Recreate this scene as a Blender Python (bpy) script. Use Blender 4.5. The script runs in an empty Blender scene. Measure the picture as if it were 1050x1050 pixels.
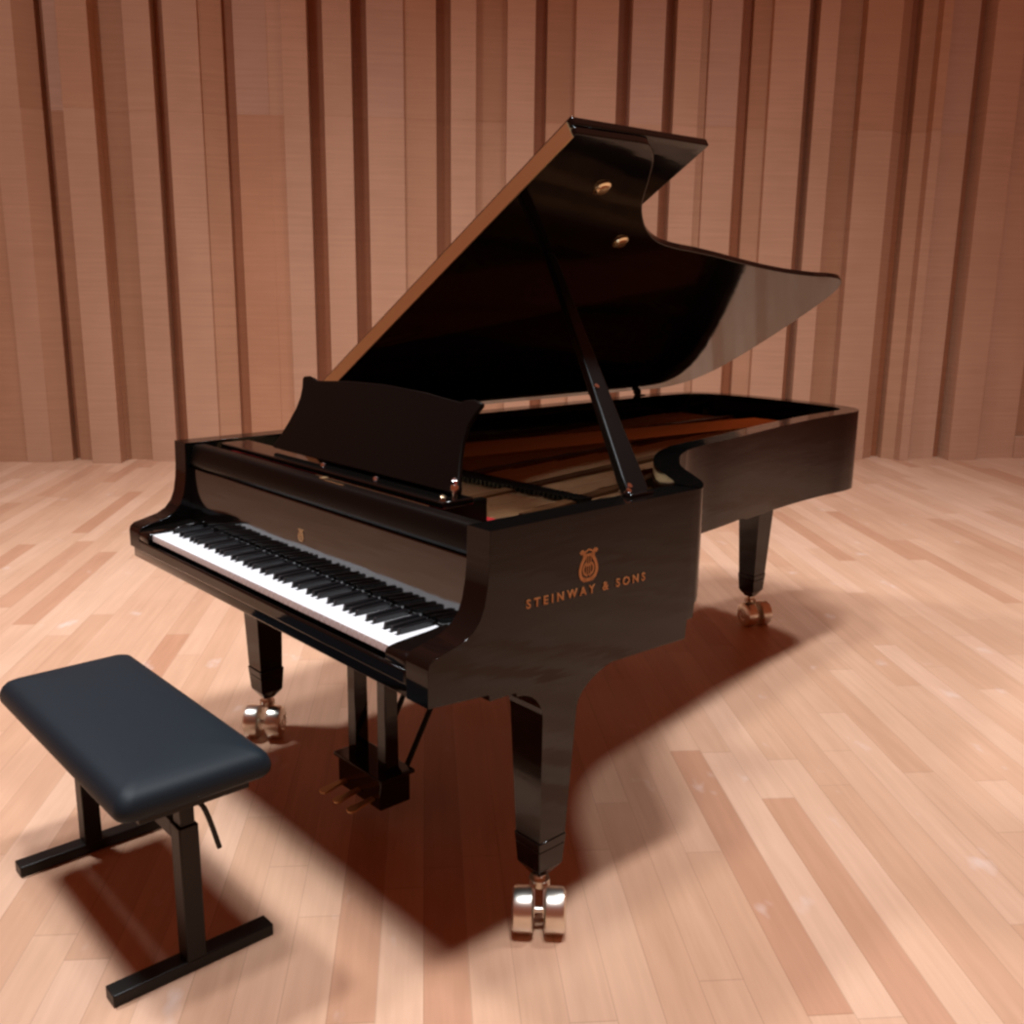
import bpy, bmesh, math, random
from mathutils import Vector, Matrix
random.seed(7)
S = bpy.context.scene
COL = S.collection
R = math.radians

# ------------------------------------------------------------------ frames
# Piano frame: x along the keyboard, y towards the tail, z up.  World frame:
# x along the back wall, y towards it, camera above the origin.
CAMZ = 1.5378
PHI = R(52.8)
CX, CY = 2.2719, -1.1360

def to_world(x, y, z=0.0):
    dx, dy = x - CX, y - CY
    c, s = math.cos(-PHI), math.sin(-PHI)
    return Vector((dx * c - dy * s, dx * s + dy * c, z))

# ------------------------------------------------------------------ node helpers
def new_mat(name):
    m = bpy.data.materials.new(name)
    m.use_nodes = True
    nt = m.node_tree
    return m, nt, nt.nodes['Principled BSDF']

def simple(name, col, rough=0.5, metal=0.0, spec=0.5, coat=0.0):
    m, nt, b = new_mat(name)
    b.inputs['Base Color'].default_value = (*col, 1)
    b.inputs['Roughness'].default_value = rough
    b.inputs['Metallic'].default_value = metal
    b.inputs['Specular IOR Level'].default_value = spec
    b.inputs['Coat Weight'].default_value = coat
    return m

def math_node(nt, op, a, b=None):
    n = nt.nodes.new('ShaderNodeMath'); n.operation = op
    for i, v in enumerate((a, b)):
        if v is None: continue
        if isinstance(v, (int, float)): n.inputs[i].default_value = v
        else: nt.links.new(v, n.inputs[i])
    return n.outputs[0]

def mix_col(nt, fac, a, b, mode='MIX'):
    n = nt.nodes.new('ShaderNodeMix'); n.data_type = 'RGBA'; n.blend_type = mode
    for i, v in ((0, fac), (6, a), (7, b)):
        if isinstance(v, (int, float)): n.inputs[i].default_value = v
        elif isinstance(v, tuple): n.inputs[i].default_value = (*v, 1)
        else: nt.links.new(v, n.inputs[i])
    return n.outputs[2]

def ramp(nt, fac, stops):
    n = nt.nodes.new('ShaderNodeValToRGB'); nt.links.new(fac, n.inputs[0])
    e = n.color_ramp.elements
    while len(e) < len(stops): e.new(0.5)
    for i, (p, c) in enumerate(stops):
        e[i].position = p; e[i].color = (*c, 1)
    return n.outputs[0]

def noise(nt, vec, scale, detail=3, rough=0.5):
    n = nt.nodes.new('ShaderNodeTexNoise')
    n.inputs['Scale'].default_value = scale
    n.inputs['Detail'].default_value = detail
    n.inputs['Roughness'].default_value = rough
    nt.links.new(vec, n.inputs['Vector'])
    return n.outputs[0]

def mapping(nt, vec, scale):
    n = nt.nodes.new('ShaderNodeMapping'); n.inputs['Scale'].default_value = scale
    nt.links.new(vec, n.inputs['Vector'])
    return n.outputs[0]

def objcoord(nt):
    return nt.nodes.new('ShaderNodeTexCoord').outputs['Object']

# ------------------------------------------------------------------ materials
def floor_mat():
    m, nt, b = new_mat('maple_strip_floor')
    co = objcoord(nt)
    sp = nt.nodes.new('ShaderNodeSeparateXYZ'); nt.links.new(co, sp.inputs[0])
    X, Y = sp.outputs[0], sp.outputs[1]
    PW, PL = 0.1035, 1.25
    u = math_node(nt, 'DIVIDE', math_node(nt, 'ADD', X, 0.0155), PW)
    iu = math_node(nt, 'FLOOR', u); fu = math_node(nt, 'FRACT', u)
    w1 = nt.nodes.new('ShaderNodeTexWhiteNoise'); w1.noise_dimensions = '1D'
    nt.links.new(iu, w1.inputs['W'])
    v = math_node(nt, 'ADD', math_node(nt, 'DIVIDE', Y, PL), math_node(nt, 'MULTIPLY', w1.outputs[0], 7.0))
    iv = math_node(nt, 'FLOOR', v); fv = math_node(nt, 'FRACT', v)
    cmb = nt.nodes.new('ShaderNodeCombineXYZ')
    nt.links.new(iu, cmb.inputs[0]); nt.links.new(iv, cmb.inputs[1])
    w2 = nt.nodes.new('ShaderNodeTexWhiteNoise'); w2.noise_dimensions = '2D'
    nt.links.new(cmb.outputs[0], w2.inputs['Vector'])
    board = ramp(nt, w2.outputs[0], [(0.0, FL[0]), (0.10, FL[1]), (0.45, FL[2]), (0.8, FL[3]), (1.0, FL[4])])
    gr = noise(nt, mapping(nt, co, (38, 2.2, 1)), 1.0, 4, 0.6)
    board = mix_col(nt, 0.5, board, ramp(nt, gr, [(0.25, (0.80, 0.76, 0.72)), (0.75, (1.12, 1.12, 1.12))]), 'MULTIPLY')
    blot = noise(nt, mapping(nt, co, (1, 1, 1)), 1.3, 3, 0.55)
    board = mix_col(nt, 0.45, board, ramp(nt, blot, [(0.3, (0.88, 0.84, 0.80)), (0.7, (1.08, 1.09, 1.1))]), 'MULTIPLY')
    # pale scuffs worn into the lacquer, with whitish specular smears painted in
    sc = noise(nt, mapping(nt, co, (4.5, 2.6, 1)), 1.7, 3, 0.5)
    scm = ramp(nt, sc, [(0.66, (0, 0, 0)), (0.78, (0.42, 0.42, 0.42))])
    board = mix_col(nt, scm, board, (0.80, 0.70, 0.66))
    # seams
    e1 = math_node(nt, 'LESS_THAN', fu, 0.022)
    e2 = math_node(nt, 'LESS_THAN', fv, 0.0026)
    e = math_node(nt, 'MAXIMUM', e1, e2)
    board = mix_col(nt, math_node(nt, 'MULTIPLY', e, 0.28), board, (0.16, 0.07, 0.035))
    nt.links.new(board, b.inputs['Base Color'])
    ro = ramp(nt, noise(nt, mapping(nt, co, (3, 1.2, 1)), 1.4, 3), [(0.3, (0.36,) * 3), (0.7, (0.50,) * 3)])
    nt.links.new(ro, b.inputs['Roughness'])
    b.inputs['Specular IOR Level'].default_value = 0.42
    return m

def wall_mat():
    m, nt, b = new_mat('beech_veneer_panel')
    co = objcoord(nt)
    oi = nt.nodes.new('ShaderNodeObjectInfo')
    g = noise(nt, mapping(nt, co, (1.5, 1.5, 42)), 1.0, 4, 0.6)
    c = mix_col(nt, 1.0, WALLC, ramp(nt, g, [(0.25, (0.90, 0.88, 0.86)), (0.75, (1.06, 1.06, 1.06))]), 'MULTIPLY')
    g2 = noise(nt, mapping(nt, co, (1, 1, 0.6)), 2.2, 2)
    c = mix_col(nt, 0.6, c, ramp(nt, g2, [(0.3, (0.93, 0.9, 0.88)), (0.7, (1.06, 1.06, 1.07))]), 'MULTIPLY')
    c = mix_col(nt, 1.0, c, oi.outputs['Color'], 'MULTIPLY')
    nt.links.new(c, b.inputs['Base Color'])
    b.inputs['Roughness'].default_value = 0.55
    b.inputs['Specular IOR Level'].default_value = 0.25
    return m

FL = [(0.51, 0.265, 0.16), (0.58, 0.34, 0.216), (0.62, 0.377, 0.246), (0.645, 0.40, 0.265), (0.68, 0.435, 0.30)]
WALLC = (0.525, 0.322, 0.212)
M = {}
M['floor'] = floor_mat()
M['wall'] = wall_mat()
M['slot'] = simple('wall_carcass', (0.18, 0.07, 0.035), 0.7)

def lacquer():
    m, nt, b = new_mat('black_lacquer')
    co = objcoord(nt)
    b.inputs['Base Color'].default_value = (0.0035, 0.003, 0.0026, 1)
    b.inputs['Specular IOR Level'].default_value = 0.4
    n = noise(nt, mapping(nt, co, (2, 2, 14)), 1.0, 3, 0.55)
    r = ramp(nt, n, [(0.3, (0.045,) * 3), (0.7, (0.085,) * 3)])
    nt.links.new(r, b.inputs['Roughness'])
    bp = nt.nodes.new('ShaderNodeBump'); bp.inputs['Strength'].default_value = 0.035
    bp.inputs['Distance'].default_value = 0.02
    nt.links.new(n, bp.inputs['Height']); nt.links.new(bp.outputs[0], b.inputs['Normal'])
    return m
M['black'] = lacquer()
M['fallboard'] = lacquer(); M['fallboard'].name = 'fallboard_lacquer_boosted_sheen'  # same lacquer, its reflection strengthened so the fallboard looks brighter
M['fallboard'].node_tree.nodes['Principled BSDF'].inputs['Specular IOR Level'].default_value = 1.0
M['satin'] = simple('satin_black_wood', (0.0028, 0.0022, 0.0016), 0.36, 0, 0.14)
M['ivory'] = simple('white_key_plastic', (0.86, 0.87, 0.88), 0.18)
M['ebony'] = simple('black_key', (0.006, 0.006, 0.007), 0.3)
M['brass'] = simple('polished_brass', (0.80, 0.66, 0.42), 0.22, 1.0)
M['dullbrass'] = simple('brushed_brass', (0.74, 0.51, 0.27), 0.45, 1.0)
M['castbrass'] = simple('caster_brass', (0.80, 0.76, 0.67), 0.30, 1.0)
M['chrome'] = simple('nickel', (0.8, 0.82, 0.84), 0.15, 1.0)
M['steel'] = simple('black_steel', (0.006, 0.005, 0.0035), 0.42, 0, 0.3)
M['goldleaf'] = simple('gold_inlay', (0.47, 0.225, 0.09), 0.45, 0.6)
M['felt'] = simple('red_felt', (0.45, 0.03, 0.03), 0.9, 0, 0.1)
M['rubber'] = simple('black_rubber', (0.01, 0.01, 0.01), 0.6)

def plate_mat():
    m, nt, b = new_mat('gold_iron_plate')
    co = objcoord(nt)
    n = noise(nt, mapping(nt, co, (6, 6, 6)), 2.0, 3)
    c = ramp(nt, n, [(0.3, (0.10, 0.040, 0.016)), (0.7, (0.17, 0.072, 0.028))])  # darkened to carry the lid's shade in the colour
    nt.links.new(c, b.inputs['Base Color'])
    b.inputs['Metallic'].default_value = 0.7; b.inputs['Roughness'].default_value = 0.34
    return m
M['plate'] = plate_mat()

def soundboard_mat():
    m, nt, b = new_mat('spruce_soundboard')
    co = objcoord(nt)
    n = noise(nt, mapping(nt, co, (60, 3, 1)), 1.0, 3)
    c = ramp(nt, n, [(0.3, (0.14, 0.05, 0.02)), (0.7, (0.21, 0.085, 0.034))])  # shade under the lid included in these browns
    nt.links.new(c, b.inputs['Base Color']); b.inputs['Roughness'].default_value = 0.3
    return m
M['soundboard'] = soundboard_mat()

def leather_mat():
    m, nt, b = new_mat('blue_black_leather')
    co = objcoord(nt)
    n = noise(nt, mapping(nt, co, (1, 1, 1)), 260, 2)
    bp = nt.nodes.new('ShaderNodeBump'); bp.inputs['Strength'].default_value = 0.10
    bp.inputs['Distance'].default_value = 0.001
    nt.links.new(n, bp.inputs['Height']); nt.links.new(bp.outputs[0], b.inputs['Normal'])
    b.inputs['Base Color'].default_value = (0.0055, 0.012, 0.0175, 1)
    b.inputs['Roughness'].default_value = 0.56
    b.inputs['Specular IOR Level'].default_value = 0.28
    return m
M['leather'] = leather_mat()

# ------------------------------------------------------------------ mesh helpers
def link(name, bm, mat, parent=None, bevel=0.0, seg=2, smooth=None, loc=None):
    bmesh.ops.recalc_face_normals(bm, faces=bm.faces)
    me = bpy.data.meshes.new(name)
    bm.to_mesh(me); bm.free()
    o = bpy.data.objects.new(name, me)
    COL.objects.link(o)
    for mm in (mat if isinstance(mat, (list, tuple)) else [mat]): me.materials.append(mm)
    if parent is not None: o.parent = parent
    if loc is not None: o.location = loc
    if smooth is not None:
        me.polygons.foreach_set('use_smooth', [True] * len(me.polygons))
        me.set_sharp_from_angle(angle=R(smooth))
    if bevel:
        md = o.modifiers.new('bevel', 'BEVEL'); md.width = bevel; md.segments = seg
        md.limit_method = 'ANGLE'; md.angle_limit = R(40); md.harden_normals = False
        me.polygons.foreach_set('use_smooth', [True] * len(me.polygons))
        me.set_sharp_from_angle(angle=R(50))
    return o

def box(bm, x0, x1, y0, y1, z0, z1, mat=0):
    v = [bm.verts.new(p) for p in ((x0,y0,z0),(x1,y0,z0),(x1,y1,z0),(x0,y1,z0),(x0,y0,z1),(x1,y0,z1),(x1,y1,z1),(x0,y1,z1))]
    fs = []
    for f in ((3,2,1,0),(4,5,6,7),(0,1,5,4),(1,2,6,5),(2,3,7,6),(3,0,4,7)):
        fc = bm.faces.new([v[i] for i in f]); fc.material_index = mat; fs.append(fc)
    return v

def prism(bm, pts, fn0, fn1):
    """closed outline pts -> two caps through fn0 / fn1 and sides"""
    a = [bm.verts.new(fn0(p)) for p in pts]; b = [bm.verts.new(fn1(p)) for p in pts]
    n = len(pts)
    bm.faces.new(a[::-1]); bm.faces.new(b)
    for i in range(n): bm.faces.new((a[i], a[(i+1) % n], b[(i+1) % n], b[i]))

def frustum(bm, c0, s0, c1, s1):
    """square-section tapered bar between two horizontal rectangles"""
    def rect(c, s): return [bm.verts.new((c[0]+i*s[0]/2, c[1]+j*s[1]/2, c[2])) for i, j in ((-1,-1),(1,-1),(1,1),(-1,1))]
    a, b = rect(c0, s0), rect(c1, s1)
    bm.faces.new(a[::-1]); bm.faces.new(b)
    for i in range(4): bm.faces.new((a[i], a[(i+1)%4], b[(i+1)%4], b[i]))

def cyl(bm, p0, p1, r0, r1=None, n=24):
    p0, p1 = Vector(p0), Vector(p1); r1 = r0 if r1 is None else r1
    d = (p1-p0).normalized()
    up = Vector((0,0,1)) if abs(d.z) < .9 else Vector((1,0,0))
    a = d.cross(up).normalized(); b = d.cross(a)
    A = [bm.verts.new(p0 + (a*math.cos(t)+b*math.sin(t))*r0) for t in [2*math.pi*i/n for i in range(n)]]
    B = [bm.verts.new(p1 + (a*math.cos(t)+b*math.sin(t))*r1) for t in [2*math.pi*i/n for i in range(n)]]
    bm.faces.new(A[::-1]); bm.faces.new(B)
    for i in range(n): bm.faces.new((A[i], A[(i+1)%n], B[(i+1)%n], B[i]))

def lathe(bm, origin, axis, prof, n=32):
    """prof: (distance along axis, radius)"""
    o = Vector(origin); d = Vector(axis).normalized()
    up = Vector((0,0,1)) if abs(d.z) < .9 else Vector((1,0,0))
    a = d.cross(up).normalized(); b = d.cross(a)
    rings = [[bm.verts.new(o + d*h + (a*math.cos(t)+b*math.sin(t))*max(r,1e-4)) for t in [2*math.pi*i/n for i in range(n)]] for h, r in prof]
    for q in range(len(rings)-1):
        for i in range(n): bm.faces.new((rings[q][i], rings[q][(i+1)%n], rings[q+1][(i+1)%n], rings[q+1][i]))
    bm.faces.new(rings[0][::-1]); bm.faces.new(rings[-1])

def tube(bm, pts, r, n=10):
    pts = [Vector(p) for p in pts]; rings = []
    for i, p in enumerate(pts):
        d = (pts[min(i+1, len(pts)-1)] - pts[max(i-1, 0)]).normalized()
        up = Vector((0,0,1)) if abs(d.z) < .9 else Vector((1,0,0))
        a = d.cross(up).normalized(); b = d.cross(a)
        rings.append([bm.verts.new(p + (a*math.cos(t)+b*math.sin(t))*r) for t in [2*math.pi*k/n for k in range(n)]])
    for q in range(len(rings)-1):
        for k in range(n): bm.faces.new((rings[q][k], rings[q][(k+1)%n], rings[q+1][(k+1)%n], rings[q+1][k]))
    bm.faces.new(rings[0][::-1]); bm.faces.new(rings[-1])

def catmull(pts, n=6):
    out = []
    P = [pts[0]] + list(pts) + [pts[-1]]
    for i in range(1, len(P)-2):
        p0, p1, p2, p3 = (Vector(q) for q in P[i-1:i+3])
        for k in range(n):
            t = k/n
            out.append(tuple(0.5*((2*p1)+(-p0+p2)*t+(2*p0-5*p1+4*p2-p3)*t*t+(-p0+3*p1-3*p2+p3)*t**3)))
    out.append(tuple(pts[-1]))
    return out

def empty(name, loc, rot, label, cat, group=None):
    o = bpy.data.objects.new(name, None); COL.objects.link(o)
    o.location = loc; o.rotation_euler = (0, 0, rot)
    o['label'] = label; o['category'] = cat
    if group: o['group'] = group
    return o

# ------------------------------------------------------------------ the hall
def struct(o): o['kind'] = 'structure'; return o

bm = bmesh.new(); box(bm, -9, 11, -7, 9.1, -0.12, 0.0)
floor = struct(link('floor', bm, M['floor']))

# back wall: folded veneer panels with recessed slots between them
def px2x(px):                     # photo column at the top of the frame -> metres along the wall
    t = [(-150,-4.37),(0,-3.274),(150,-2.166),(300,-1.034),(450,.125),(600,1.311),(750,2.524),(900,3.766),(1050,5.037),(1200,6.34)]
    for (a, xa), (b, xb) in zip(t, t[1:]):
        if px <= b or b == 1200: return xa + (px-a)*(xb-xa)/(b-a)
LT = (1.0, 1.0, 1.0); GY = (0.97, 1.0, 1.07); MD = (0.83, 0.74, 0.66); MW = (0.92, 0.86, 0.80); DK = (0.62, 0.40, 0.30); RD = (0.95, 0.84, 0.76)  # DK and similar dark tints put slot shade into the veneer colour
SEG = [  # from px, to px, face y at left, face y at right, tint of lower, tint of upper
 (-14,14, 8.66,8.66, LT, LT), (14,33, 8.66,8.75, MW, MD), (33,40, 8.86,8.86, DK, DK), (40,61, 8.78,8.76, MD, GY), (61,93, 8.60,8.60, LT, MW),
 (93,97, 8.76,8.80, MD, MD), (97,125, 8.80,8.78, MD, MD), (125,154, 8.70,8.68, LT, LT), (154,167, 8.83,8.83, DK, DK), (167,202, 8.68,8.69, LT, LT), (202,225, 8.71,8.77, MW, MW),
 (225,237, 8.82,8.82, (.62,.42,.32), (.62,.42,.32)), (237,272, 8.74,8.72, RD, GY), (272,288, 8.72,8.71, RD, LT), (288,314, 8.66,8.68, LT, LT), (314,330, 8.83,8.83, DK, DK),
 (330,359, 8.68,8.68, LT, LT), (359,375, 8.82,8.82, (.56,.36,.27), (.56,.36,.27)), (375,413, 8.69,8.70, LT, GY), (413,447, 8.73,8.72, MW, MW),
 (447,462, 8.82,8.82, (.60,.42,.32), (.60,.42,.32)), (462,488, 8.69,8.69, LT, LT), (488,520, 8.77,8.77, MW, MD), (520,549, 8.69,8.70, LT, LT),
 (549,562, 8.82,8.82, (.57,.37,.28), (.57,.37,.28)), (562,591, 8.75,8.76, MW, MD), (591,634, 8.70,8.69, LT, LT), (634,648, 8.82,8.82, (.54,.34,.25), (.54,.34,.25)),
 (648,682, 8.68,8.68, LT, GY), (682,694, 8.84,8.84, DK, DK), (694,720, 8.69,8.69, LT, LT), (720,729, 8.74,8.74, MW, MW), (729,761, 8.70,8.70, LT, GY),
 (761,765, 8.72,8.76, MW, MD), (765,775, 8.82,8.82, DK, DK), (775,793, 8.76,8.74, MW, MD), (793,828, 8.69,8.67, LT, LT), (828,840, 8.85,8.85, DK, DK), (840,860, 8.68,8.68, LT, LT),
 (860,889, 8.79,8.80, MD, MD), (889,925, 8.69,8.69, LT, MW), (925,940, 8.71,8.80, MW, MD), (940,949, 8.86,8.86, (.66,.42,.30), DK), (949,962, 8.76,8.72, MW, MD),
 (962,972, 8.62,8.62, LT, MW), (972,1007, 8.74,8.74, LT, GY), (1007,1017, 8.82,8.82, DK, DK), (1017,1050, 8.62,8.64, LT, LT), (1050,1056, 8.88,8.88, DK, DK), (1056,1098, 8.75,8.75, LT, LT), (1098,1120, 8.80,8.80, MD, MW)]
bm = bmesh.new(); box(bm, -9, 11, 9.02, 9.12, 0, 6.5)
wall = struct(link('wall_back', bm, M['slot']))
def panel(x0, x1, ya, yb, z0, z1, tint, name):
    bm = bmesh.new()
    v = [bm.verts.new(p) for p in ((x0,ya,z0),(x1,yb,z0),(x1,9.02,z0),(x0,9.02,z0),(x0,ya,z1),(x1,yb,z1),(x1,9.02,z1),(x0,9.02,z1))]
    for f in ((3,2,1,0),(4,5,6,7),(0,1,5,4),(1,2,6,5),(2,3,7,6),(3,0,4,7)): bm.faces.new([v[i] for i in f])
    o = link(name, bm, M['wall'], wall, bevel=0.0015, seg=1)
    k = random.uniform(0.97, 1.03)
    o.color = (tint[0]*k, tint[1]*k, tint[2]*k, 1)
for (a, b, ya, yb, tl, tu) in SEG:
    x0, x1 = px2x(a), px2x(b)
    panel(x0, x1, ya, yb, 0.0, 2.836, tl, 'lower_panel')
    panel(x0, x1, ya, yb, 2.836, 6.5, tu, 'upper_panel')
bm = bmesh.new(); box(bm, px2x(1098), px2x(1122), 8.73, 8.80, 0, 0.20)
o = link('base_block', bm, M['wall'], wall, bevel=0.004); o.color = (1, 1, 1, 1)
# plainer runs of the same panelling beyond both sides of the picture
for side, xs, xe in ((-1, px2x(-14), -9.0), (1, px2x(1120), 11.0)):
    x = xs; k = 0
    while (xe - x)*side > 0.3:
        w = random.uniform(0.22, 0.34); g = 0.09
        a, b = sorted((x, x+side*w)); panel(a, b, 8.69, 8.69, 0, 6.5, LT if k % 3 else MW, 'wide_panel')
        x += side*(w+g); k += 1

# ------------------------------------------------------------------ the grand piano
BASE = to_world(0.0, 1.2)
piano = empty('grand_piano', (0, 0, 0), 0, 'long black concert grand piano with its lid propped open on the wooden stage', 'piano')
piano.location = to_world(0.0, 0.0); piano.rotation_euler = (0, 0, -PHI)

ZR = 1.04                # top of the rim
XL, XR = -0.75, 0.775    # outer faces of the case
# plan of the case from the front right corner round the bend, tail and spine
bend = [(XR,0.60),(XR,0.70),(0.776,0.78),(0.7765,0.826),(0.7765,0.832),(0.776,0.855)]+catmull([(0.7755,0.861),(0.768,0.880),(0.728,0.932),(0.650,0.994),(0.555,1.065),(0.480,1.145),(0.420,1.231),(0.375,1.33),(0.350,1.44),(0.334,1.56),(0.312,1.70),(0.280,1.88),(0.252,2.05),(0.226,2.25),(0.210,2.45),(0.206,2.58),(0.190,2.68),(0.140,2.748),(0.06,2.785),(-0.08,2.805),(-0.28,2.812),(-0.46,2.80),(-0.60,2.765),(-0.69,2.69),(-0.735,2.58),(-0.748,2.44)], 5)
outer = [(XR, y) for y in (0.165,0.20,0.30,0.45)] + bend + [(XL, y) for y in (2.2,1.9,1.5,1.0,0.6,0.3,0.20,0.165)]

def offset(path, d):
    out = []
    for i, p in enumerate(path):
        a = Vector(path[max(i-1,0)]); b = Vector(path[min(i+1,len(path)-1)])
        t = (b-a).normalized(); n = Vector((-t.y, t.x))       # left of travel = inwards
        q = Vector(p) + n*d
        out.append((q.x, q.y))
    return out
RT = 0.075
inner = offset(outer, RT)
ARM = [(0.0,0.775),(0.004,0.788),(0.016,0.797),(0.05,0.805),(0.09,0.815),(0.118,0.830),(0.137,0.852),(0.149,0.88),(0.157,0.92),(0.161,0.96),(0.163,ZR)]
def case_mesh():
    bm = bmesh.new()
    path = []      # (outer xy, inner xy, bottom, top)
    for y, z in ARM: path.append(((XR,y),(XR-RT,y),0.694-.09*y,z))
    for po, pi in zip(outer, inner):
        zb = 0.745 if po[0] > 0.3 else 0.745 - 0.030*min(1, max(0, (po[1]-1.4)/1.2))
        if po[0] < -0.6: zb = 0.725
        if po[0] > 0.7 and po[1] < 0.875: zb = 0.668-.022*po[1] if po[1] < 0.83 else (0.700 if po[1] < .858 else 0.742)
        path.append((po, pi, zb, ZR))
    for y, z in reversed(ARM): path.append(((XL,y),(XL+RT,y),0.725,z))
    rings = []
    for po, pi, zb, zt in path:
        rings.append([bm.verts.new((po[0],po[1],zb)), bm.verts.new((po[0],po[1],zt)), bm.verts.new((pi[0],pi[1],zt)), bm.verts.new((pi[0],pi[1],zb))])
    for a, b in zip(rings, rings[1:]):
        for i in range(4): bm.faces.new((a[i], a[(i+1)%4], b[(i+1)%4], b[i]))
    bm.faces.new(rings[0]); bm.faces.new(rings[-1][::-1])
    return bm
case = link('case', case_mesh(), M['black'], piano, bevel=0.004, seg=3)

# keybed with its stepped ends, running across the underside
prof = [(0.008,0.74),(0.008,0.692),(0.012,0.688),(0.158,0.682),(0.165,0.672),(0.45,0.664),(0.818,0.656),(0.822,0.74)]
bm = bmesh.new(); prism(bm, prof, lambda p: (XL+0.006,p[0],p[1]), lambda p: (XR-0.010,p[0],p[1]))
link('keybed', bm, M['black'], piano, bevel=0.003)
# underside boards and beams
inn = [p for p in inner if p[1] > 0.5]
bm = bmesh.new(); poly = offset(outer, 0.04); poly = [p for p in poly if p[1] >= 0.62]
prism(bm, poly, lambda p: (p[0],p[1],0.80), lambda p: (p[0],p[1],0.815))
link('soundboard', bm, M['soundboard'], piano)
for (a, b) in (((-0.55,0.86),(-0.45,2.6)), ((0.36,0.86),(-0.06,2.5)), ((-0.05,0.86),(-0.28,2.6))):
    bm = bmesh.new(); d = Vector((b[0]-a[0], b[1]-a[1])).normalized(); nn = Vector((-d.y, d.x))*0.05
    pts = [(a[0]+nn.x,a[1]+nn.y),(a[0]-nn.x,a[1]-nn.y),(b[0]-nn.x,b[1]-nn.y),(b[0]+nn.x,b[1]+nn.y)]
    prism(bm, pts, lambda p: (p[0],p[1],0.752), lambda p: (p[0],p[1],0.80))
    link('beam', bm, M['satin'], piano)

# key slip, key blocks, fallboard, front rail
bm = bmesh.new(); box(bm, XL+RT+.001, XR-RT-.001, -0.002, 0.010, 0.722, 0.756); link('key_slip', bm, M['black'], piano, bevel=0.005)
bm = bmesh.new(); box(bm, XL+RT+.001, XR-RT-.001, 0.011, 0.26, 0.722, 0.744); link('key_frame', bm, M['satin'], piano)
KX0, KX1 = -0.607, 0.622
kb = [(0.000,0.757),(0.000,0.778),(0.006,0.786),(0.03,0.790),(0.12,0.796),(0.15,0.80),(0.168,0.80),(0.168,0.745),(0.012,0.745)]
for x0, x1 in ((XL+RT+.001, KX0-.002), (KX1+.002, XR-RT-.001)):
    bm = bmesh.new(); prism(bm, kb, lambda p: (x0,p[0],p[1]), lambda p: (x1,p[0],p[1])); link('key_block', bm, M['black'], piano, bevel=0.004)
fb = [(0.170,0.790),(0.176,0.786),(0.190,0.786),(0.196,0.962),(0.186,0.966),(0.177,0.962)]
bm = bmesh.new(); prism(bm, fb, lambda p: (XL+RT+.001,p[0],p[1]), lambda p: (XR-RT-.001,p[0],p[1]))
fall = link('fallboard', bm, M['fallboard'], piano, bevel=0.002)
fr = [(0.176,0.974),(0.174,0.980),(0.186,1.022),(0.190,1.030),(0.198,1.034),(0.225,1.034),(0.225,1.0),(0.248,0.99),(0.248,0.966),(0.18,0.966)]
bm = bmesh.new(); prism(bm, fr, lambda p: (XL+RT+.001,p[0],p[1]), lambda p: (XR-RT-.001,p[0],p[1]))
rail = link('front_rail', bm, M['satin'], piano, bevel=0.003)
bm = bmesh.new(); box(bm, 0.075, 0.165, 0.200, 0.210, 1.034, 1.036); link('lock_plate', bm, M['brass'], rail)
bm = bmesh.new(); box(bm, 0.045, 0.062, 0.204, 0.222, 1.034, 1.037); link('lock_plate', bm, M['dullbrass'], rail)

# lyre-shaped maker's emblem, drawn in a small local plane (a: across, b: up)
def emblem(bm, P, s):
    """P(a,b,h) -> 3D"""
    def ribbon(pts, w, h=0.0008):
        pts = [Vector(p) for p in pts]; L = []; Rr = []
        for i, p in enumerate(pts):
            d = (pts[min(i+1,len(pts)-1)]-pts[max(i-1,0)]).normalized(); n = Vector((-d.y,d.x))*w/2
            L.append(p+n); Rr.append(p-n)
        for i in range(len(pts)-1):
            q = (L[i],L[i+1],Rr[i+1],Rr[i])
            a = [bm.verts.new(P(v.x*s,v.y*s,0)) for v in q]; b = [bm.verts.new(P(v.x*s,v.y*s,h)) for v in q]
            bm.faces.new(b); bm.faces.new(a[::-1])
            for k in range(4): bm.faces.new((a[k],a[(k+1)%4],b[(k+1)%4],b[k]))
    for sg in (-1, 1):   # the two arms curling outwards at the top, swelling below
        arm = catmull([(sg*p[0],p[1]) for p in ((0.10,-.50),(0.30,-.42),(0.40,-.20),(0.34,0.06),(0.22,0.26),(0.20,0.38),(0.30,0.50),(0.40,0.44))], 5)
        ribbon(arm, 0.13)
        ribbon(catmull([(sg*p[0],p[1]) for p in ((0.05,-.36),(0.20,-.26),(0.24,-.08),(0.12,0.08),(0.04,-.02))], 5), 0.07)
    for a in (-.10, 0, .10): ribbon([(a,-.36),(a,.36)], 0.035)
    ribbon([(-.28,.36),(.28,.36)], 0.09)
    ribbon([(-.24,-.50),(.24,-.50)], 0.12)
    ribbon(catmull([(-.2,.46),(0,.54),(.2,.46)],5), .06)
bm = bmesh.new(); emblem(bm, lambda a,b,h: (XR+0.0006+h, 0.4585+a, 0.914+b), 0.068)
link('lyre_emblem', bm, M['goldleaf'], case)
bm = bmesh.new()
sl = math.atan2(0.962-0.790, 0.177-0.170)
emblem(bm, lambda a,b,h: (-0.005+a, 0.1736+b*math.cos(sl)-(h+.0008)*math.sin(sl), 0.876+b*math.sin(sl)+(h+.0008)*math.cos(sl)), 0.030)
link('lyre_emblem', bm, M['dullbrass'], fall)

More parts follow.
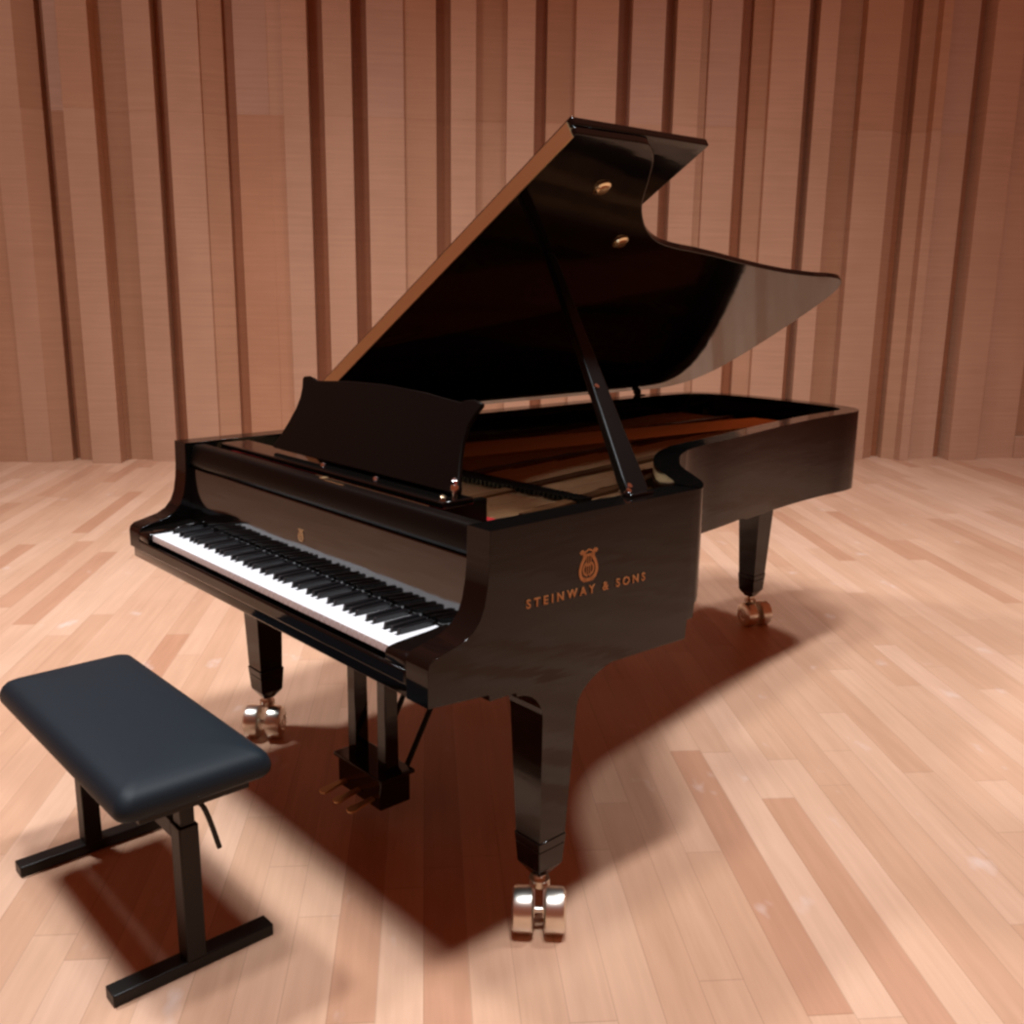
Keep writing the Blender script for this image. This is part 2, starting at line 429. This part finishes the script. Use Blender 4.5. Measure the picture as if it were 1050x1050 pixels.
def text_mesh(body, size, spacing):
    cu = bpy.data.curves.new('lettering', 'FONT'); cu.body = body; cu.size = size; cu.space_character = spacing
    cu.extrude = 0.0008; cu.align_x = 'CENTER'; cu.offset = 0.0006
    to = bpy.data.objects.new('lettering_source', cu); COL.objects.link(to)
    bpy.context.view_layer.update()
    dg = bpy.context.evaluated_depsgraph_get()
    me = bpy.data.meshes.new_from_object(to.evaluated_get(dg))
    bpy.data.objects.remove(to); bpy.data.curves.remove(cu)
    return me
me = text_mesh('STEINWAY & SONS', 0.028, 1.6)
xs = [v.co.x for v in me.vertices]; wd = max(xs)-min(xs); mid = (max(xs)+min(xs))/2
for v in me.vertices:
    a, b, h = (v.co.x-mid)*0.392/wd, v.co.y, v.co.z
    v.co = Vector((XR+0.0018+h, 0.4615+a, 0.846+b-0.028*a))
ys = sorted(v.co.y for v in me.vertices)
gaps = sorted(sorted(((q-p, (p+q)/2) for p, q in zip(ys, ys[1:])), reverse=True)[:2], key=lambda g: g[1])
cuts = [-9, gaps[0][1], gaps[1][1], 9]
for lo_c, hi_c in zip(cuts, cuts[1:]):              # one raised word (or the ampersand) each
    bm = bmesh.new(); bm.from_mesh(me)
    bmesh.ops.delete(bm, geom=[v for v in bm.verts if not lo_c < v.co.y < hi_c], context='VERTS')
    link('lettering', bm, M['goldleaf'], case)
bpy.data.meshes.remove(me)

# keys
WK = (KX1-KX0)/52.0
ZK = 0.784
KY = 0.014
notes = 'ABCDEFG'
has_sharp = {'A':1,'B':0,'C':1,'D':1,'E':0,'F':1,'G':1}
bshift = {'A':0.0015,'C':-0.002,'D':0.002,'F':-0.0025,'G':0.0}
def white_key(i):
    n = notes[i % 7]; pn = notes[(i-1) % 7]
    rc = 0.0068 if has_sharp[n] and i < 51 else 0.0; lc = 0.0068 if has_sharp[pn] and i > 0 else 0.0
    x0 = KX0+i*WK+0.0006; x1 = KX0+(i+1)*WK-0.0006
    y0, ym, y1 = KY, KY+0.050, KY+0.156
    pts = [(x0,y0),(x1,y0),(x1,ym)] + ([(x1-rc,ym)] if rc else []) + [(x1-rc,y1),(x0+lc,y1)] + ([(x0+lc,ym)] if lc else []) + [(x0,ym)]
    bm = bmesh.new(); prism(bm, pts, lambda p: (p[0],p[1],ZK-0.020), lambda p: (p[0],p[1],ZK))
    link('white_key', bm, M['ivory'], piano, bevel=0.0012, seg=2)
def black_key(i):
    n = notes[i % 7]; xc = KX0+(i+1)*WK+bshift[n]
    bm = bmesh.new()
    lo = [(-.0060,KY+.052,ZK-.016),(.0060,KY+.052,ZK-.016),(.0060,KY+.150,ZK-.016),(-.0060,KY+.150,ZK-.016)]
    hi = [(-.0050,KY+.058,ZK+.013),(.0050,KY+.058,ZK+.013),(.0050,KY+.150,ZK+.0135),(-.0050,KY+.150,ZK+.0135)]
    a = [bm.verts.new((xc+p[0],p[1],p[2])) for p in lo]; b = [bm.verts.new((xc+p[0],p[1],p[2])) for p in hi]
    bm.faces.new(a[::-1]); bm.faces.new(b)
    for k in range(4): bm.faces.new((a[k],a[(k+1)%4],b[(k+1)%4],b[k]))
    link('black_key', bm, M['ebony'], piano, bevel=0.0014, seg=2)
for i in range(52):
    white_key(i)
for i in range(51):
    if has_sharp[notes[i % 7]]: black_key(i)

# inside the case: iron plate, strings, dampers, pins
ZP = 0.935
inl = offset(outer, RT+0.002)
front_y = 0.27
pl = [p for p in inl if p[1] >= front_y]
pl = [(XR-RT-.002, front_y)] + pl + [(XL+RT+.002, front_y)]
# plate: outer band plus struts, so that the soundboard shows between
band = offset(outer, RT+0.10)
def plate_mesh():
    bm = bmesh.new()
    def clear(p):       # distance from the outer face of the case
        best = 9.0
        for q, r in zip(outer, outer[1:]):
            q, r = Vector(q), Vector(r); e = r-q
            t = max(0, min(1, (Vector(p)-q).dot(e)/max(e.length_squared, 1e-9)))
            best = min(best, (q+e*t-Vector(p)).length)
        return best
    a = [p for p in inl if p[1] >= 0.60 and clear(p) > RT-.004]
    widths = {w: offset(a, w) for w in (.085,.06,.04,.02,.008)}
    b = []
    for i in range(len(a)):
        for w in (.085,.06,.04,.02,.008):
            b.append(widths[w][i])
            if clear(b[-1]) > RT+.6*w: break
            if w != .008: b.pop()
    lo1 = [bm.verts.new((p[0],p[1],ZP-.012)) for p in a]; hi1 = [bm.verts.new((p[0],p[1],ZP)) for p in a]
    lo2 = [bm.verts.new((p[0],p[1],ZP-.012)) for p in b]; hi2 = [bm.verts.new((p[0],p[1],ZP)) for p in b]
    for i in range(len(a)-1):
        bm.faces.new((hi1[i],hi1[i+1],hi2[i+1],hi2[i])); bm.faces.new((lo1[i],lo2[i],lo2[i+1],lo1[i+1]))
        bm.faces.new((hi2[i],hi2[i+1],lo2[i+1],lo2[i])); bm.faces.new((hi1[i+1],hi1[i],lo1[i],lo1[i+1]))
    box(bm, XL+RT+.002, XR-RT-.002, front_y, 0.62, ZP-.012, ZP)
    for (x0, y0, x1, y1) in ((-.36,.55,-.40,2.62),(-.05,.55,-.22,2.66),(.22,.55,-.05,2.66),(.46,.55,.18,1.9)):
        d = Vector((x1-x0,y1-y0)).normalized(); n = Vector((-d.y,d.x))*.018
        prism(bm, [(x0+n.x,y0+n.y),(x0-n.x,y0-n.y),(x1-n.x,y1-n.y),(x1+n.x,y1+n.y)], lambda p: (p[0],p[1],ZP-.005), lambda p: (p[0],p[1],ZP+.028))
    return bm
plate = link('iron_plate', plate_mesh(), M['plate'], piano, bevel=0.003)
def xmax_at(y):
    best = None
    for p, q in zip(inl, inl[1:]):
        if p[0] < -0.4 or q[0] < -0.4: continue
        if min(p[1],q[1]) <= y <= max(p[1],q[1]) and q[1] != p[1]:
            x = p[0]+(q[0]-p[0])*(y-p[1])/(q[1]-p[1]); best = x if best is None else max(best, x)
    return best
bm = bmesh.new()
for k in range(88):
    f = k/87; x0 = -0.60+1.22*f
    # string runs from the pins towards the tail, stopping at the bent side
    d = Vector((-0.10*(1-f)-0.10, 1.0)).normalized() if f > .22 else Vector((0.16*(1-f), 1.0)).normalized()
    p = Vector((x0, 0.42)); q = p.copy()
    for s in range(60):
        r = p + d*(0.04*(s+1))
        xm = xmax_at(r.y)
        if r.y > 2.62 or xm is None and r.y > 2.5 or (xm is not None and r.x > xm-.09): break
        q = r
    zz = ZP+0.018 if f > .22 else ZP+0.034
    tube(bm, [(p.x,p.y,zz),(q.x,q.y,zz)], 0.0016 if f < .22 else 0.0010, 4)
so = link('strings', bm, M['dullbrass'], piano); so['kind'] = 'stuff'
bm = bmesh.new()
for k in range(60):
    x = -0.58+1.02*k/59; box(bm, x, x+.011, 0.66+.10*k/59, 0.78+.03*k/59, ZP+.022, ZP+.036)
so = link('dampers', bm, M['satin'], piano); so['kind'] = 'stuff'
bm = bmesh.new()
for r_ in range(3):
    for k in range(64):
        x = -0.60+1.24*k/63; cyl(bm, (x, .31+.028*r_+.006*(k % 2), ZP), (x, .312+.028*r_+.006*(k % 2), ZP+.035), .0034, n=6)
so = link('tuning_pins', bm, M['chrome'], plate); so['kind'] = 'stuff'
bm = bmesh.new(); box(bm, XL+RT+.004, XR-RT-.004, 0.252, 0.285, ZP+.0005, ZP+.045); link('felt_strip', bm, M['felt'], piano, bevel=.004)
bm = bmesh.new(); box(bm, 0.40, XR-RT-.004, 0.43, 0.455, ZP+.012, ZP+.030); link('felt_strip', bm, M['felt'], piano, bevel=.004)
# brass studs added by the bend for the lamp glint on the plate
for (x, y) in ((0.53, 0.95), (0.62, 0.86)):
    bm = bmesh.new(); lathe(bm, (x,y,ZP), (0,0,1), ((0,.017),(.012,.017),(.016,.011),(.03,.011),(.034,.013),(.046,.009),(.05,.002)), 18)
    link('glint_stud', bm, M['brass'], plate, smooth=50)

# music desk leaning back on its ledge
T25 = R(25); DX = 0.053
def dk(a, s, h): return (DX+a, 0.318+s*math.sin(T25)-h*math.cos(T25), 1.046+s*math.cos(T25)+h*math.sin(T25))
half = [(0.437,0.0),(0.436,0.012),(0.420,0.040),(0.402,0.085),(0.389,0.130),(0.388,0.165),(0.397,0.195),(0.412,0.222),(0.408,0.229),(0.378,0.233),(0.352,0.229),(0.335,0.222),(0.30,0.224),(0.18,0.234),(0.0,0.239)]
outl = half + [(-a, s) for a, s in half[-2::-1]]
bm = bmesh.new(); prism(bm, outl, lambda p: dk(p[0],p[1],0), lambda p: dk(p[0],p[1],0.012))
desk = link('music_desk', bm, M['satin'], piano, bevel=0.002)
bm = bmesh.new(); box(bm, -.62, DX+.445, 0.256, 0.352, 1.022, 1.040); link('desk_ledge', bm, M['black'], desk, bevel=.004)
for x in (-0.045, 0.205):
    bm = bmesh.new(); lathe(bm, (x,0.272,1.038), (0,0,1), ((0,.005),(.006,.005),(.009,.008),(.015,.007),(.018,.001)), 14); link('ledge_knob', bm, M['chrome'], desk, smooth=50)
bm = bmesh.new(); lathe(bm, (0.488,0.30,1.040), (0,0,1), ((0,.006),(.02,.006),(.022,.010),(.032,.010),(.036,.006),(.046,.009),(.052,.002)), 14); link('desk_hinge', bm, M['chrome'], desk, smooth=50)
bm = bmesh.new(); lathe(bm, (0.475,0.275,1.040), (0,0,1), ((0,.008),(.008,.008),(.012,.003)), 14); link('ledge_knob', bm, M['brass'], desk, smooth=50)
for x in (DX-.40, DX+.40):
    bm = bmesh.new(); box(bm, x-.012, x+.012, 0.26, 0.42, ZP+.002, 1.022); link('desk_slide', bm, M['satin'], desk)

# lid, opened about the spine
TH = R(32); LT_ = 0.022
HX, HZ = XL, ZR+0.022
def lid_pt(u, y, h): return (HX+u*math.cos(TH)-h*math.sin(TH), y, HZ+u*math.sin(TH)+h*math.cos(TH))
ov = 0.012
lo_ = offset(outer, -ov)
U = [(p[0]-XL, p[1]) for p in lo_ if p[1] > 0.66]
U = [(XR-XL+ov, 0.61)] + U
U = [(max(a, -0.004), b) for a, b in U] + [(-0.004, 0.61)]
bm = bmesh.new(); prism(bm, U, lambda p: lid_pt(p[0],p[1],0), lambda p: lid_pt(p[0],p[1],LT_))
lid = link('lid', bm, M['black'], piano, bevel=0.004, seg=3)
UW = XR-XL+ov
bm = bmesh.new(); prism(bm, [(0.0,0.612),(UW+.002,0.612),(UW+.002,1.128),(0.0,1.128)], lambda p: lid_pt(p[0],p[1],LT_+.004), lambda p: lid_pt(p[0],p[1],LT_+.026))
flap = link('lid_flap', bm, M['black'], lid, bevel=0.004, seg=3)
bm = bmesh.new(); prism(bm, [(0.03,0.607),(UW-.012,0.607),(UW-.012,0.6115),(0.03,0.6115)], lambda p: lid_pt(p[0],p[1],-.0005), lambda p: lid_pt(p[0],p[1],LT_+.018))
link('lid_hinge', bm, M['dullbrass'], lid)
for y in (0.75, 2.38):
    bm = bmesh.new(); cyl(bm, (HX-.004,y-.018,HZ-.008), (HX-.004,y+.018,HZ-.008), .009, n=14); box(bm, HX-.003, HX+.03, y-.018, y+.018, ZR-.001, ZR+.004)
    box(bm, HX-.006, HX+.004, y-.018, y+.018, ZR+.001, HZ-.004)
    link('spine_hinge', bm, M['satin'], lid)
# inner frame of the lid and its metal fittings
for (u, y) in ((1.131, 1.156), (1.36, 0.861)):
    bm = bmesh.new(); o3 = Vector(lid_pt(u,y,0)); nn = (Vector(lid_pt(0,0,-1))-Vector(lid_pt(0,0,0)))
    lathe(bm, o3, nn, ((0,.026),(.004,.026),(.007,.018),(.012,.016),(.013,.004)), 20); link('prop_cup', bm, M['brass'], lid, smooth=40)
# lid prop
P0 = Vector((0.728, 0.675, 1.030)); P1 = Vector(lid_pt(1.055, 0.925, -0.002))
def prop_mesh():
    bm = bmesh.new()
    d = (P1-P0).normalized(); side = Vector((0,1,0)); side = (side-d*side.dot(d)).normalized(); th = d.cross(side)
    def sec(p, w, t): return [bm.verts.new(p+side*w*i/2+th*t*j/2) for i, j in ((-1,-1),(1,-1),(1,1),(-1,1))]
    L = (P1-P0).length
    secs = [sec(P0+d*s*L, w, t) for s, w, t in ((0,.070,.026),(.06,.074,.026),(.30,.058,.024),(.62,.044,.022),(.96,.032,.020),(1,.024,.016))]
    for a, b in zip(secs, secs[1:]):
        for k in range(4): bm.faces.new((a[k],a[(k+1)%4],b[(k+1)%4],b[k]))
    bm.faces.new(secs[0][::-1]); bm.faces.new(secs[-1])
    return bm, d, side, th
bm, d, side, th = prop_mesh()
prop = link('lid_prop', bm, M['satin'], piano, bevel=0.004)
for s, off in ((0.03,-.026),(0.012,-.034),(0.40,-.016)):
    q = P0+d*(P1-P0).length*s+side*off
    bm = bmesh.new(); cyl(bm, q-th*.017, q+th*.017, .007, n=14); link('prop_rivet', bm, M['chrome'], prop, smooth=40)
bm = bmesh.new(); box(bm, 0.712, 0.745, 0.635, 0.715, ZR-.001, ZR+.008); link('prop_bracket', bm, M['black'], prop, bevel=.002)

# legs with ferrules and twin-wheel brass casters
def leg(x, y, top, arch, cdir, flush, wtop=0.105):
    """square tapered leg; cdir = angle of the caster trail; flush = its outer face follows the case side"""
    bm = bmesh.new()
    w0, w1 = wtop, 0.078
    def sect(z): 
        t = (top-z)/(top-0.165); w = w0+(w1-w0)*t
        return w
    # leg profile along y with arched shoulders, extruded in x
    zs = [0.165,0.30,0.40,0.50,top-.10]
    left = []; right = []
    for z in zs: w = sect(z); left.append((y-w/2, z)); right.append((y+w/2, z))
    if arch:
        wl = sect(top-.10)/2
        for k in range(1, 9):
            a = k/8*math.pi/2
            left.append((y-wl-0.085*(1-math.cos(a))**1.0, top-.10+.085*math.sin(a)))
            right.append((y+wl+0.205*(1-math.cos(a)), top-.10+.10*math.sin(a)))
        left.append((y-wl-.090, top+.03)); right.append((y+wl+.205, top+.03))
    else:
        left.append((y-w0/2, top+.03)); right.append((y+w0/2, top+.03))
    pts = left[::-1]+right
    # outer / inner x per height (also tapered)
    def xo(z, s):
        w = sect(min(z, top)); 
        if flush > 0: return (XR-.006-.045*max(0,(top-z))) if s > 0 else (XR-.006-.045*max(0,(top-z)))-w
        if flush < 0: return (XL+.010+.045*max(0,(top-z)))+w if s > 0 else (XL+.010+.045*max(0,(top-z)))
        return x+s*w/2
    a = [bm.verts.new((xo(p[1],-1),p[0],p[1])) for p in pts]; b = [bm.verts.new((xo(p[1],1),p[0],p[1])) for p in pts]
    n = len(pts)
    bm.faces.new(a[::-1]); bm.faces.new(b)
    for i in range(n): bm.faces.new((a[i],a[(i+1)%n],b[(i+1)%n],b[i]))
    bmesh.ops.triangulate(bm, faces=[f for f in bm.faces if len(f.verts) > 4])
    lg = link('leg', bm, M['black'], piano)
    xc = (xo(.165,1)+xo(.165,-1))/2
    bm = bmesh.new(); w = w1+.012
    frustum(bm, (xc,y,.215),(w-.004,w-.004),(xc,y,.240),(w,w)); 
    frustum(bm, (xc,y,.160),(w-.012,w-.012),(xc,y,.215),(w-.004,w-.004)); frustum(bm, (xc,y,.128),(.034,.034),(xc,y,.160),(w-.012,w-.012))
    link('leg_block', bm, M['black'], lg, bevel=.002)
    c, s = math.cos(cdir), math.sin(cdir)
    def W(a, b, z): return (xc+a*c-b*s, y+a*s+b*c, z)       # a: along the trail, b: along the axle
    bm = bmesh.new(); cyl(bm, (xc,y,.105), (xc,y,.132), .015); cyl(bm, (xc,y,.098), (xc,y,.116), .026)
    for bb in (-.014,.014):
        vs = [(-.02,.11),(.035,.105),(.062,.070),(.062,.046),(.040,.042),(.010,.075),(-.02,.095)]
        A = [bm.verts.new(W(p[0],bb-.004,p[1])) for p in vs]; B = [bm.verts.new(W(p[0],bb+.004,p[1])) for p in vs]
        bm.faces.new(A[::-1]); bm.faces.new(B)
        for i in range(len(vs)): bm.faces.new((A[i],A[(i+1)%len(vs)],B[(i+1)%len(vs)],B[i]))
    cyl(bm, W(.045,-.066,.056), W(.045,.066,.056), .008)
    link('caster_fork', bm, M['castbrass'], lg)
    ax = Vector((-s, c, 0))
    for bb in (-1, 1):
        bm = bmesh.new()
        lathe(bm, Vector(W(.045,bb*.022,.056)), ax*bb, ((-.010,.030),(-.009,.048),(-.005,.055),(.0,.056),(.014,.056),(.030,.056),(.038,.054),(.043,.046),(.044,.026),(.040,.022),(.041,.008)), 36)
        link('caster_wheel', bm, M['castbrass'], lg, smooth=35)
    return lg
toc = math.atan2(-0.80, 0.75)
leg(0.70, 0.389, 0.664, True, R(-44), 1, 0.118)
leg(-0.70, 0.405, 0.664, False, R(-44), -1)
leg(-0.268, 2.676, 0.715, False, R(-22), 0, 0.125)
# mount under the tail for the back leg
bm = bmesh.new(); box(bm, -.38, -.16, 2.52, 2.76, .715, .735); link('leg_plate', bm, M['satin'], piano)

# pedal lyre
bm = bmesh.new(); box(bm, -.10, .12, .325, .43, .062, .152); lyre = link('pedal_lyre', bm, M['black'], piano, bevel=.004)
bm = bmesh.new(); box(bm, -.115, .135, .318, .437, .152, .164); link('lyre_cap', bm, M['black'], lyre, bevel=.003)
for x in (-.068, .085):
    bm = bmesh.new(); frustum(bm, (x,.378,.164),(.042,.046),(x,.378,.672),(.040,.042)); link('lyre_column', bm, M['black'], lyre, bevel=.003)
for x in (-.045, .088):
    bm = bmesh.new(); cyl(bm, (x,.43,.135), (x,.74,.675), .0085, n=12); link('lyre_brace', bm, M['satin'], lyre, smooth=40)
for x in (-.062, .010, .082):
    bm = bmesh.new()
    prism(bm, [(x-.009,.330),(x-.011,.285),(x-.017,.255),(x-.014,.243),(x,.238),(x+.014,.243),(x+.017,.255),(x+.011,.285),(x+.009,.330)], lambda p: (p[0],p[1],.074+(p[1]-.24)*.12), lambda p: (p[0],p[1],.081+(p[1]-.24)*.12))
    link('pedal', bm, M['dullbrass'], lyre, bevel=.002)

# ------------------------------------------------------------------ the bench
bench = empty('piano_bench', to_world(0.0, -0.32), -PHI, 'black padded piano bench on two T-shaped steel feet in front of the keyboard', 'bench')
bx0, bx1, by0, by1 = -.412, .412, -.182, .168
def cushion():
    bm = bmesh.new()
    nx, ny = 28, 14
    zb, zs, zt = .457, .490, .528
    def rr(cx_, cy_, inset, z):     # rounded rectangle ring
        r = max(.032-inset*.3, .008); pts = []
        x0, x1, y0, y1 = bx0+inset, bx1-inset, by0+inset, by1-inset
        for (ox, oy, a0) in ((x1-r,y1-r,0),(x0+r,y1-r,90),(x0+r,y0+r,180),(x1-r,y0+r,270)):
            for k in range(7):
                a = R(a0+15*k); pts.append((ox+r*math.cos(a), oy+r*math.sin(a), z))
        return [bm.verts.new(p) for p in pts]
    rings = [rr(0,0,.022,zb), rr(0,0,.006,zb+.002), rr(0,0,.0,zb+.010), rr(0,0,-.002,zb+.022), rr(0,0,.0,zs), rr(0,0,.005,.502), rr(0,0,.014,.513), rr(0,0,.028,.520), rr(0,0,.05,.525), rr(0,0,.09,.528), rr(0,0,.14,.530)]
    n = len(rings[0])
    for a, b in zip(rings, rings[1:]):
        for k in range(n): bm.faces.new((a[k],a[(k+1)%n],b[(k+1)%n],b[k]))
    bm.faces.new(rings[0][::-1]); bm.faces.new(rings[-1])
    return bm
link('cushion', cushion(), M['leather'], bench, smooth=60)
bm = bmesh.new(); box(bm, bx0+.06, bx1-.03, by0+.05, by1-.05, .432, .458); link('seat_frame', bm, M['steel'], bench, bevel=.003)
bm = bmesh.new(); box(bm, -.306, .286, -.029, .012, .322, .366); link('crossbeam', bm, M['steel'], bench, bevel=.003)
for x in (-.330, .310):
    bm = bmesh.new(); box(bm, x-.024, x+.024, -.030, .016, .028, .362)
    lg = link('leg', bm, M['steel'], bench, bevel=.003)
    bm = bmesh.new(); box(bm, x-.024, x+.024, -.198, .185, .0, .030); link('foot_bar', bm, M['steel'], lg, bevel=.003)
    bm = bmesh.new(); box(bm, x-.020, x+.020, -.024, .010, .362, .434); link('leg_collar', bm, M['steel'], lg, bevel=.003)
bm = bmesh.new(); tube(bm, catmull([(.325,-.005,.425),(.350,.015,.418),(.356,.030,.38),(.358,.050,.30)],5), .006)
link('lever', bm, M['steel'], bench, smooth=60)

# ------------------------------------------------------------------ light
def area(name, loc, size, power, col, target=None):
    l = bpy.data.lights.new(name, 'AREA'); l.shape = 'DISK'; l.size = size; l.energy = power; l.color = col; l.spread = R(115)
    o = bpy.data.objects.new(name, l); COL.objects.link(o); o.location = loc
    d = (Vector(target) if target is not None else Vector((loc[0], loc[1], 0))) - Vector(loc)
    o.rotation_euler = d.to_track_quat('-Z', 'Y').to_euler()
    return o
def spot(name, loc, target, power, col, angle, blend, radius):
    l = bpy.data.lights.new(name, 'SPOT'); l.energy = power; l.color = col
    l.spot_size = R(angle); l.spot_blend = blend; l.shadow_soft_size = radius
    o = bpy.data.objects.new(name, l); COL.objects.link(o); o.location = loc
    o.rotation_euler = (Vector(target)-Vector(loc)).to_track_quat('-Z', 'Y').to_euler()
    return o
LC = (0.96, 1.0, 1.05)
H = 10.0
p = to_world(0.35+.165*H, 1.1-.22*H); spot('stage_spotlight', (p.x,p.y,H), (1.3,4.7,0), 1850, LC, 64, 1.0, .45)
p = to_world(0.35+.18*H, 1.1-.11*H); spot('stage_spotlight', (p.x,p.y,H), (1.3,4.7,0), 1300, LC, 64, 1.0, .45)
p = to_world(0.35-.03*H, 1.0-.18*H); spot('stage_spotlight', (p.x,p.y,H), (-0.4,4.6,0), 1250, LC, 64, 1.0, .45)
H = 8.0
area('stage_lamp', (3.4, 3.6, H), .8, 110, LC)
area('stage_lamp', (-3.2, 4.0, H), .8, 190, LC)

w = bpy.data.worlds.new('hall'); S.world = w; w.use_nodes = True
w.node_tree.nodes['Background'].inputs[0].default_value = (0.21, 0.045, 0.017, 1)
w.node_tree.nodes['Background'].inputs[1].default_value = 1.0

# ------------------------------------------------------------------ camera
cam = bpy.data.cameras.new('camera'); co = bpy.data.objects.new('camera', cam); COL.objects.link(co)
S.camera = co
f = Vector((0.08524, 0.97074, -0.22448)); r = Vector((0.99633, -0.08469, 0.01208)); u = r.cross(f)
co.matrix_world = Matrix(((r.x,u.x,-f.x,0),(r.y,u.y,-f.y,0),(r.z,u.z,-f.z,CAMZ),(0,0,0,1)))
cam.sensor_width = 36; cam.lens = 36*1020.92/1050; cam.clip_start = .05

S.view_settings.view_transform = 'Standard'; S.view_settings.look = 'None'
S.view_settings.exposure = -0.07; S.view_settings.gamma = 1.0; S.view_settings.use_curve_mapping = False
S.cycles.use_denoising = True
S.cycles.max_bounces = 8
S.cycles.sample_clamp_indirect = 6
S.cycles.pixel_filter_type = 'BLACKMAN_HARRIS'; S.cycles.filter_width = 2.6
